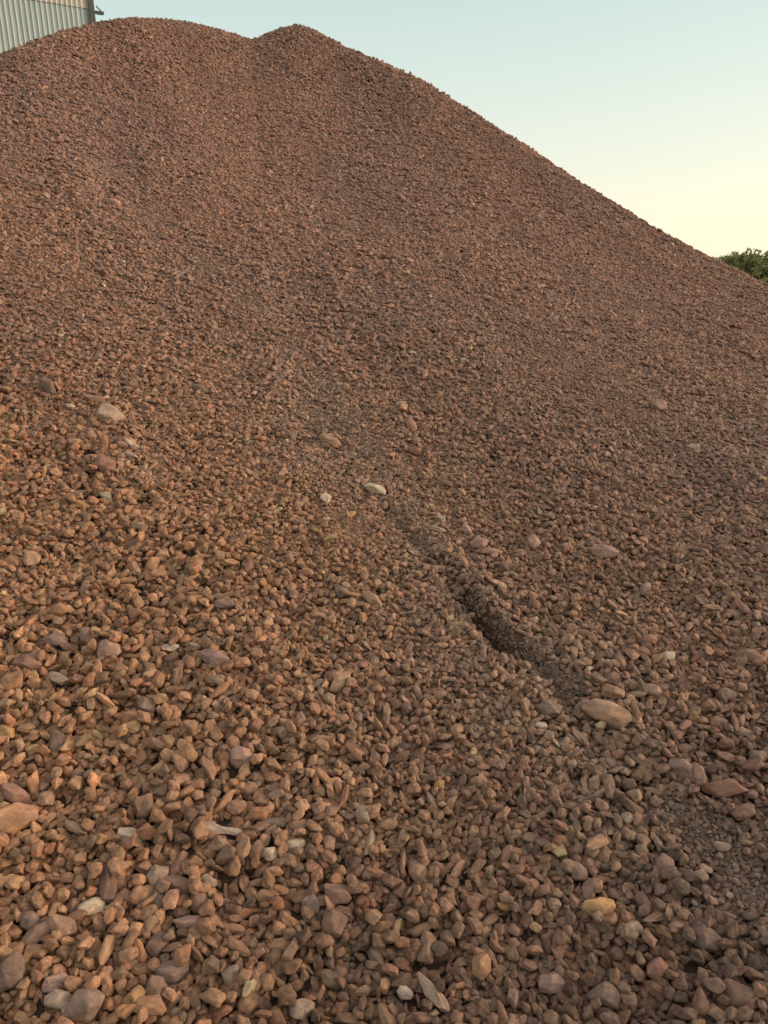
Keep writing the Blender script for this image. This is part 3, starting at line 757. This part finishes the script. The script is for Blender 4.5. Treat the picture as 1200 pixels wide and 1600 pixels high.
# ---- next largest stones
ind_mesh = [mesh_from('stone', V, Fc, M_STONE) for V, Fc in variants]
protos = {}
def tone(c):
    l = float(c.mean())
    if l > .30: return 'pale'
    if l < .135: return 'dark brown'
    if c[0] > 2.0 * c[1] * 1.0 and c[0] > .26: return 'orange-brown'
    return 'mid brown'
ANCH = {(934,1422):'the large ochre block',(1099,1470):'the large dark block at lower right',(1037,1354):'the mauve cube by the fine patch',(904,1367):'the grey-tan angular stone at lower right',
 (461,1321):'the bright cream oblong pebble',(423,1337):'the bright cream squarish pebble',(350,1299):'the knuckle-shaped pale stone',(576,1322):'the slender greenish stone',(682,1560):'the long leaning pale slab',
 (634,1553):'the whitish stone by the leaning slab',(437,1481):'the lower of two orange stones',(435,1454):'the upper of two orange stones',(484,1416):'the smooth grey stone at bottom middle',
 (519,1450):'the large flat-faced brown block',(525,1401):'the large brown wedge',(654,1367):'the tan-brown squarish block',(470,1578):'the pale rounded stone at the bottom edge',
 (588,1503):'the dark leaning slender stone',(667,1484):'the tall brown slab',(360,1529):'the pale-sided angular stone',(619,1452):'the thin standing yellow sliver',(18,1288):'the orange-brown triangular block',
 (202,1309):'the whitish oval pebble at left',(143,1421):'the cream-tan lump at lower left',(243,1373):'the pale greyish angular stone at left',(60,1460):'the long slanting brown stone',
 (20,1524):'the dark lump at the left edge',(88,1538):'the pinkish oval stone at bottom left',(135,1577):'the big grey-brown lump at the bottom',(270,1524):'the large greyish block at bottom left',
 (310,1413):'the brown pyramid-shaped stone',(225,1262):'the large brown lump at left',(1129,1236):'the long flat reddish slab',(836,1451):'the cream-yellow chip at lower right',
 (973,1471):'the tiny whitish round pebble',(789,1418):'the small ochre stone',(375,1187):'the pinkish grey lumpy stone',(806,1306):'the orange-sided tan pebble',(245,1480):'the brown lumpy stone at left',
 (979,1281):'the pale rounded pebble below the gully',(751,1513):'the lone rusty cube at the bottom',(858,1540):'the pale pink slab near the bottom',(950,1560):'the grey lump at the bottom right',(1150,1560):'the brown block in the bottom right corner'}
DIRS = ['right of', 'lower right of', 'below', 'lower left of', 'left of', 'upper left of', 'above', 'upper right of']
used = {}
unique = {}
opts = []
for i in ind:
    for (ax_, ay_), nm in ANCH.items():
        dd = math.hypot(sx[i] - ax_, sy[i] - ay_)
        if dd < 330: opts.append((dd, int(i), (ax_, ay_), int(round(math.degrees(math.atan2(sy[i] - ay_, sx[i] - ax_)) / 45)) % 8))
for dd, i, k_, dr in sorted(opts):
    if i in unique: continue
    c_ = used.get((k_, dr), 0)
    if c_ >= 2 or (c_ == 0 and dd > 150): continue
    used[(k_, dr)] = c_ + 1
    unique[i] = ('stone just ' if c_ == 0 else 'stone further ') + DIRS[dr] + ' ' + ANCH[k_]
for i in ind:
    zone = 'bottom left' if sx[i] < 400 else ('bottom centre' if sx[i] < 800 else 'bottom right')
    if sy[i] < 1150: zone = 'middle of the slope, ' + ('left' if sx[i] < 400 else ('centre' if sx[i] < 800 else 'right'))
    k = int(rng.integers(0, NV))
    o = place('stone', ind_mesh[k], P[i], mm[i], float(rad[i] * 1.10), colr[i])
    t = tone(colr[i])
    if zone.startswith('middle'): lab = '%s larger stone packed among the gravel at the %s' % (t, zone)
    else: lab = '%s stone packed among its like in the foreground gravel, %s' % (t, zone)
    if int(i) in unique: lab = t + ' ' + unique[int(i)]
    tag(o, lab, 'stone', 'foreground stones of the heap')

# ------------------------------------------------------------------ metal shed behind the left shoulder
def box_mesh(name, mat, boxes):
    V, Fc = [], []
    for (x0, x1, y0, y1, z0, z1) in boxes:
        b = len(V)
        V += [(x0, y0, z0), (x1, y0, z0), (x1, y1, z0), (x0, y1, z0), (x0, y0, z1), (x1, y0, z1), (x1, y1, z1), (x0, y1, z1)]
        Fc += [[b + k for k in f] for f in ((3, 2, 1, 0), (4, 5, 6, 7), (0, 1, 5, 4), (1, 2, 6, 5), (2, 3, 7, 6), (3, 0, 4, 7))]
    return mesh_from(name, V, Fc, mat, smooth=False)

def metal(name, c1, c2, rough=0.5, met=0.0):
    m, n, b = new_mat(name, rough)
    tc = N(n, 'ShaderNodeTexCoord')
    mpn = N(n, 'ShaderNodeMapping'); mpn.inputs['Scale'].default_value = (1.0, 1.0, 0.12); n.links.new(tc.outputs['Object'], mpn.inputs[0])
    a = noise(n, mpn.outputs[0], 5.0, 6, .65)
    mx = N(n, 'ShaderNodeMix', data_type='RGBA'); mx.inputs[6].default_value = c1; mx.inputs[7].default_value = c2
    n.links.new(maprange(n, a.outputs[0], .35, .7, 0, 1), mx.inputs[0]); n.links.new(mx.outputs[2], b.inputs['Base Color'])
    b.inputs['Metallic'].default_value = met
    b.inputs['Specular IOR Level'].default_value = 0.5
    return m
M_SHEET = metal('galvanised_sheet', (.42, .46, .43, 1), (.34, .38, .36, 1), .6, .0)
M_SHEET2 = metal('upper_sheet', (.55, .48, .40, 1), (.47, .42, .35, 1), .6, .0)
M_TRIM = metal('dark_trim', (.09, .085, .08, 1), (.06, .055, .05, 1), .6)
M_ROOF = metal('roof_sheet', (.28, .29, .27, 1), (.22, .23, .21, 1), .5, .2)

dcor = ray(140.0, 20.0); dist = 15.0
hxy = dcor[:2] / np.linalg.norm(dcor[:2]) * dist
waz = 59.0                                     # the wall runs away to the right
yaw = R_(90 - waz)
shed = bpy.data.objects.new('metal_shed', None); COL.objects.link(shed)
shed.location = (hxy[0], hxy[1], -0.03); shed.rotation_euler = (0, 0, yaw)
tag(shed, 'grey-green corrugated metal shed rising behind the left shoulder of the heap', 'shed')
# local frame: x along the wall (corner at 0, wall to -x), y away from the viewer
WL, WH, WD = 14.0, 7.6, 9.0
seam_z = None
def corrugated(x0, x1, z0, z1, yoff, pitch=0.078, amp=0.009, axis='x'):
    n = int((x1 - x0) / pitch * 8)
    xs = np.linspace(x0, x1, n)
    ph = (xs / pitch) % 1.0
    prof = np.interp(ph, [0, .10, .30, .42, .62, 1.0], [0, 0, 1, 1, 0, 0]) * -amp * 1.3
    V = []
    zs = np.linspace(z0, z1, 2)
    for z in zs:
        for a, p in zip(xs, prof): V.append((a, p + yoff, z) if axis == 'x' else (p * -1 + yoff, a, z))
    i = np.arange(n - 1)
    Fc = np.stack([i, i + 1, i + 1 + n, i + n], 1)
    if axis != 'x': Fc = Fc
    return V, Fc
# height of the horizontal lap between the two rows of sheets
def wall_z(px, py):
    d = ray(float(px), float(py)); c, s = math.cos(yaw), math.sin(yaw)
    nrm = np.array([-s, c]); t = (hxy @ nrm) / (d[:2] @ nrm)
    return 1.5 + d[2] * t
seam_z = wall_z(100, 5) + 0.12
print('seam z', seam_z, wall_z(100, 0), wall_z(60, 0))
V, Fc = corrugated(-WL, 0, 0.0, seam_z, 0.0); link('wall_sheet', mesh_from('wall_sheet', V, Fc, M_SHEET, False), shed)
V, Fc = corrugated(-WL, 0, seam_z - 0.12, WH, -0.012); u_ = link('upper_wall_sheet', mesh_from('upper_wall_sheet', V, Fc, M_SHEET2, False), shed)
tag(u_, 'beige upper row of corrugated sheets lapping over the grey-green row')
V, Fc = corrugated(0.0, WD, 0.0, WH, -0.02, axis='y'); link('side_wall', mesh_from('side_wall', V, Fc, M_SHEET, False), shed)
link('corner_trim', box_mesh('corner_trim', M_TRIM, [(-0.012, 0.075, -0.045, 0.06, 0, WH)]), shed)
br = link('bracket', box_mesh('bracket', M_TRIM, [(0.078, 0.23, -0.02, 0.04, -0.016, 0.016), (0.10, 0.20, -0.03, -0.023, -0.045, -0.023)]), shed)
br.location = (0, 0, wall_z(140, 14))
ar = link('spike', box_mesh('spike', M_TRIM, [(0, 0.11, -0.008, 0.008, -0.008, 0.008)]), br); ar.location = (0.20, 0.01, 0.018); ar.rotation_euler = (0, R_(180 + 42), 0)
tag(br, 'short dark iron bracket sticking out from the shed corner')
V = [(-WL - .3, -.4, WH), (.35, -.4, WH), (.35, WD / 2, WH + 1.2), (-WL - .3, WD / 2, WH + 1.2), (.35, WD + .4, WH), (-WL - .3, WD + .4, WH)]
V += [(a, b, c + .08) for a, b, c in V]
link('roof', mesh_from('roof', V, [(3, 2, 1, 0), (5, 4, 2, 3), (6, 7, 8, 9), (9, 8, 10, 11), (0, 1, 7, 6), (4, 5, 11, 10), (1, 2, 8, 7), (2, 4, 10, 8), (0, 6, 9, 3), (3, 9, 11, 5)], M_ROOF, False), shed)

# ------------------------------------------------------------------ trees beyond the right flank
def leaf_mat(name, c1, c2):
    m, n, b = new_mat(name, .6)
    g = N(n, 'ShaderNodeNewGeometry')
    mx = N(n, 'ShaderNodeMix', data_type='RGBA'); mx.inputs[6].default_value = c1; mx.inputs[7].default_value = c2
    n.links.new(g.outputs['Random Per Island'], mx.inputs[0]); n.links.new(mx.outputs[2], b.inputs['Base Color'])
    b.inputs['Transmission Weight'].default_value = 0.0
    tr = N(n, 'ShaderNodeBsdfTranslucent'); n.links.new(mx.outputs[2], tr.inputs[0])
    ms = N(n, 'ShaderNodeMixShader'); ms.inputs[0].default_value = .35
    out = n.nodes['Material Output']
    n.links.new(b.outputs[0], ms.inputs[1]); n.links.new(tr.outputs[0], ms.inputs[2]); n.links.new(ms.outputs[0], out.inputs[0])
    return m
M_LEAF = leaf_mat('leaves', (.19, .20, .075, 1), (.31, .30, .13, 1))
M_BARK = metal('bark', (.10, .075, .05, 1), (.06, .045, .03, 1), .9)

def tube(P0, rads_, seg=7):
    P0 = np.array(P0, float); V = []; Fc = []
    for i, p in enumerate(P0):
        t = norm(P0[min(i + 1, len(P0) - 1)] - P0[max(i - 1, 0)])
        a = norm(np.cross(t, [0.3, 1, 0.1])); b = np.cross(t, a)
        for k in range(seg):
            an = 2 * math.pi * k / seg; V.append(p + rads_[i] * (a * math.cos(an) + b * math.sin(an)))
    for i in range(len(P0) - 1):
        for k in range(seg):
            Fc.append((i * seg + k, i * seg + (k + 1) % seg, (i + 1) * seg + (k + 1) % seg, (i + 1) * seg + k))
    return V, Fc

def tree(loc, H, crown_r, clumps, nleaf, label, seed, leaf=.07):
    g = np.random.default_rng(seed)
    t = bpy.data.objects.new('leafy_tree', None); COL.objects.link(t); t.location = loc
    tag(t, label, 'tree', 'trees beyond the heap')
    V, Fc = tube([(0, 0, -.05), (.05, .02, H * .25), (-.04, .06, H * .5), (.02, 0, H * .72)], [.11, .09, .06, .03])
    limbs = []
    cen = []
    for _ in range(clumps):
        th = g.uniform(0, 6.28); rr_ = crown_r * g.uniform(.15, .95); z = H * g.uniform(.30, .93)
        rr_ *= math.sqrt(max(0.08, 1 - ((z / H - .55) / .5) ** 2))
        c = np.array([rr_ * math.cos(th), rr_ * math.sin(th), z * .98]); cen.append(c)
        s = np.array([0, 0, H * g.uniform(.18, .55)])
        v2, f2 = tube([s, s * .5 + c * .5 + g.normal(scale=.08, size=3), c], [.035, .022, .008], 5)
        f2 = [tuple(q + len(V) for q in ff) for ff in f2]; V = list(V) + list(v2); Fc = list(Fc) + f2
    link('trunk', mesh_from('trunk', V, Fc, M_BARK), t)
    cen = np.array(cen); ci_ = g.integers(0, len(cen), nleaf)
    sc = g.uniform(.14, .42, len(cen))[ci_] * crown_r * .55
    d_ = norm(g.normal(size=(nleaf, 3))) * (g.random((nleaf, 1)) ** .45) * sc[:, None] * np.array([1, 1, .8])
    c = cen[ci_] + d_
    u = norm(g.normal(size=(nleaf, 3))); v = norm(np.cross(u, g.normal(size=(nleaf, 3))))
    L = leaf * g.uniform(.6, 1.3, (nleaf, 1)); 
    w_ = norm(np.cross(u, v)) * L * .12
    V4 = np.stack([c - u * L, c - v * L * .42 + w_, c + u * L, c + v * L * .42 + w_], 1).reshape(-1, 3)
    link('crown', mesh_from('crown', V4, np.arange(nleaf * 4).reshape(-1, 4), M_LEAF, False), t)
    return t
def at(px, dist_):
    d = ray(float(px), 470.0); h = d[:2] / np.linalg.norm(d[:2]) * dist_
    return (h[0], h[1], 0.0)
def top(px, py, dist_):
    d = ray(float(px), float(py)); return 1.5 + dist_ * d[2] / math.hypot(d[0], d[1])
tree(at(1160, 17), top(1168, 383, 17), .95, 110, 13000, 'dark green bushy tree rising behind the right flank, its feathery top highest', 5, .042)
tree(at(1114, 23), top(1114, 396, 23), 1.2, 80, 14000, 'lower green bush half hidden by the heap, left of the feathery tree', 6, .05)
tree(at(1206, 20), top(1206, 420, 20), .6, 50, 9000, 'yellowish-green bush at the right edge of the picture beside the feathery tree', 7, .045)
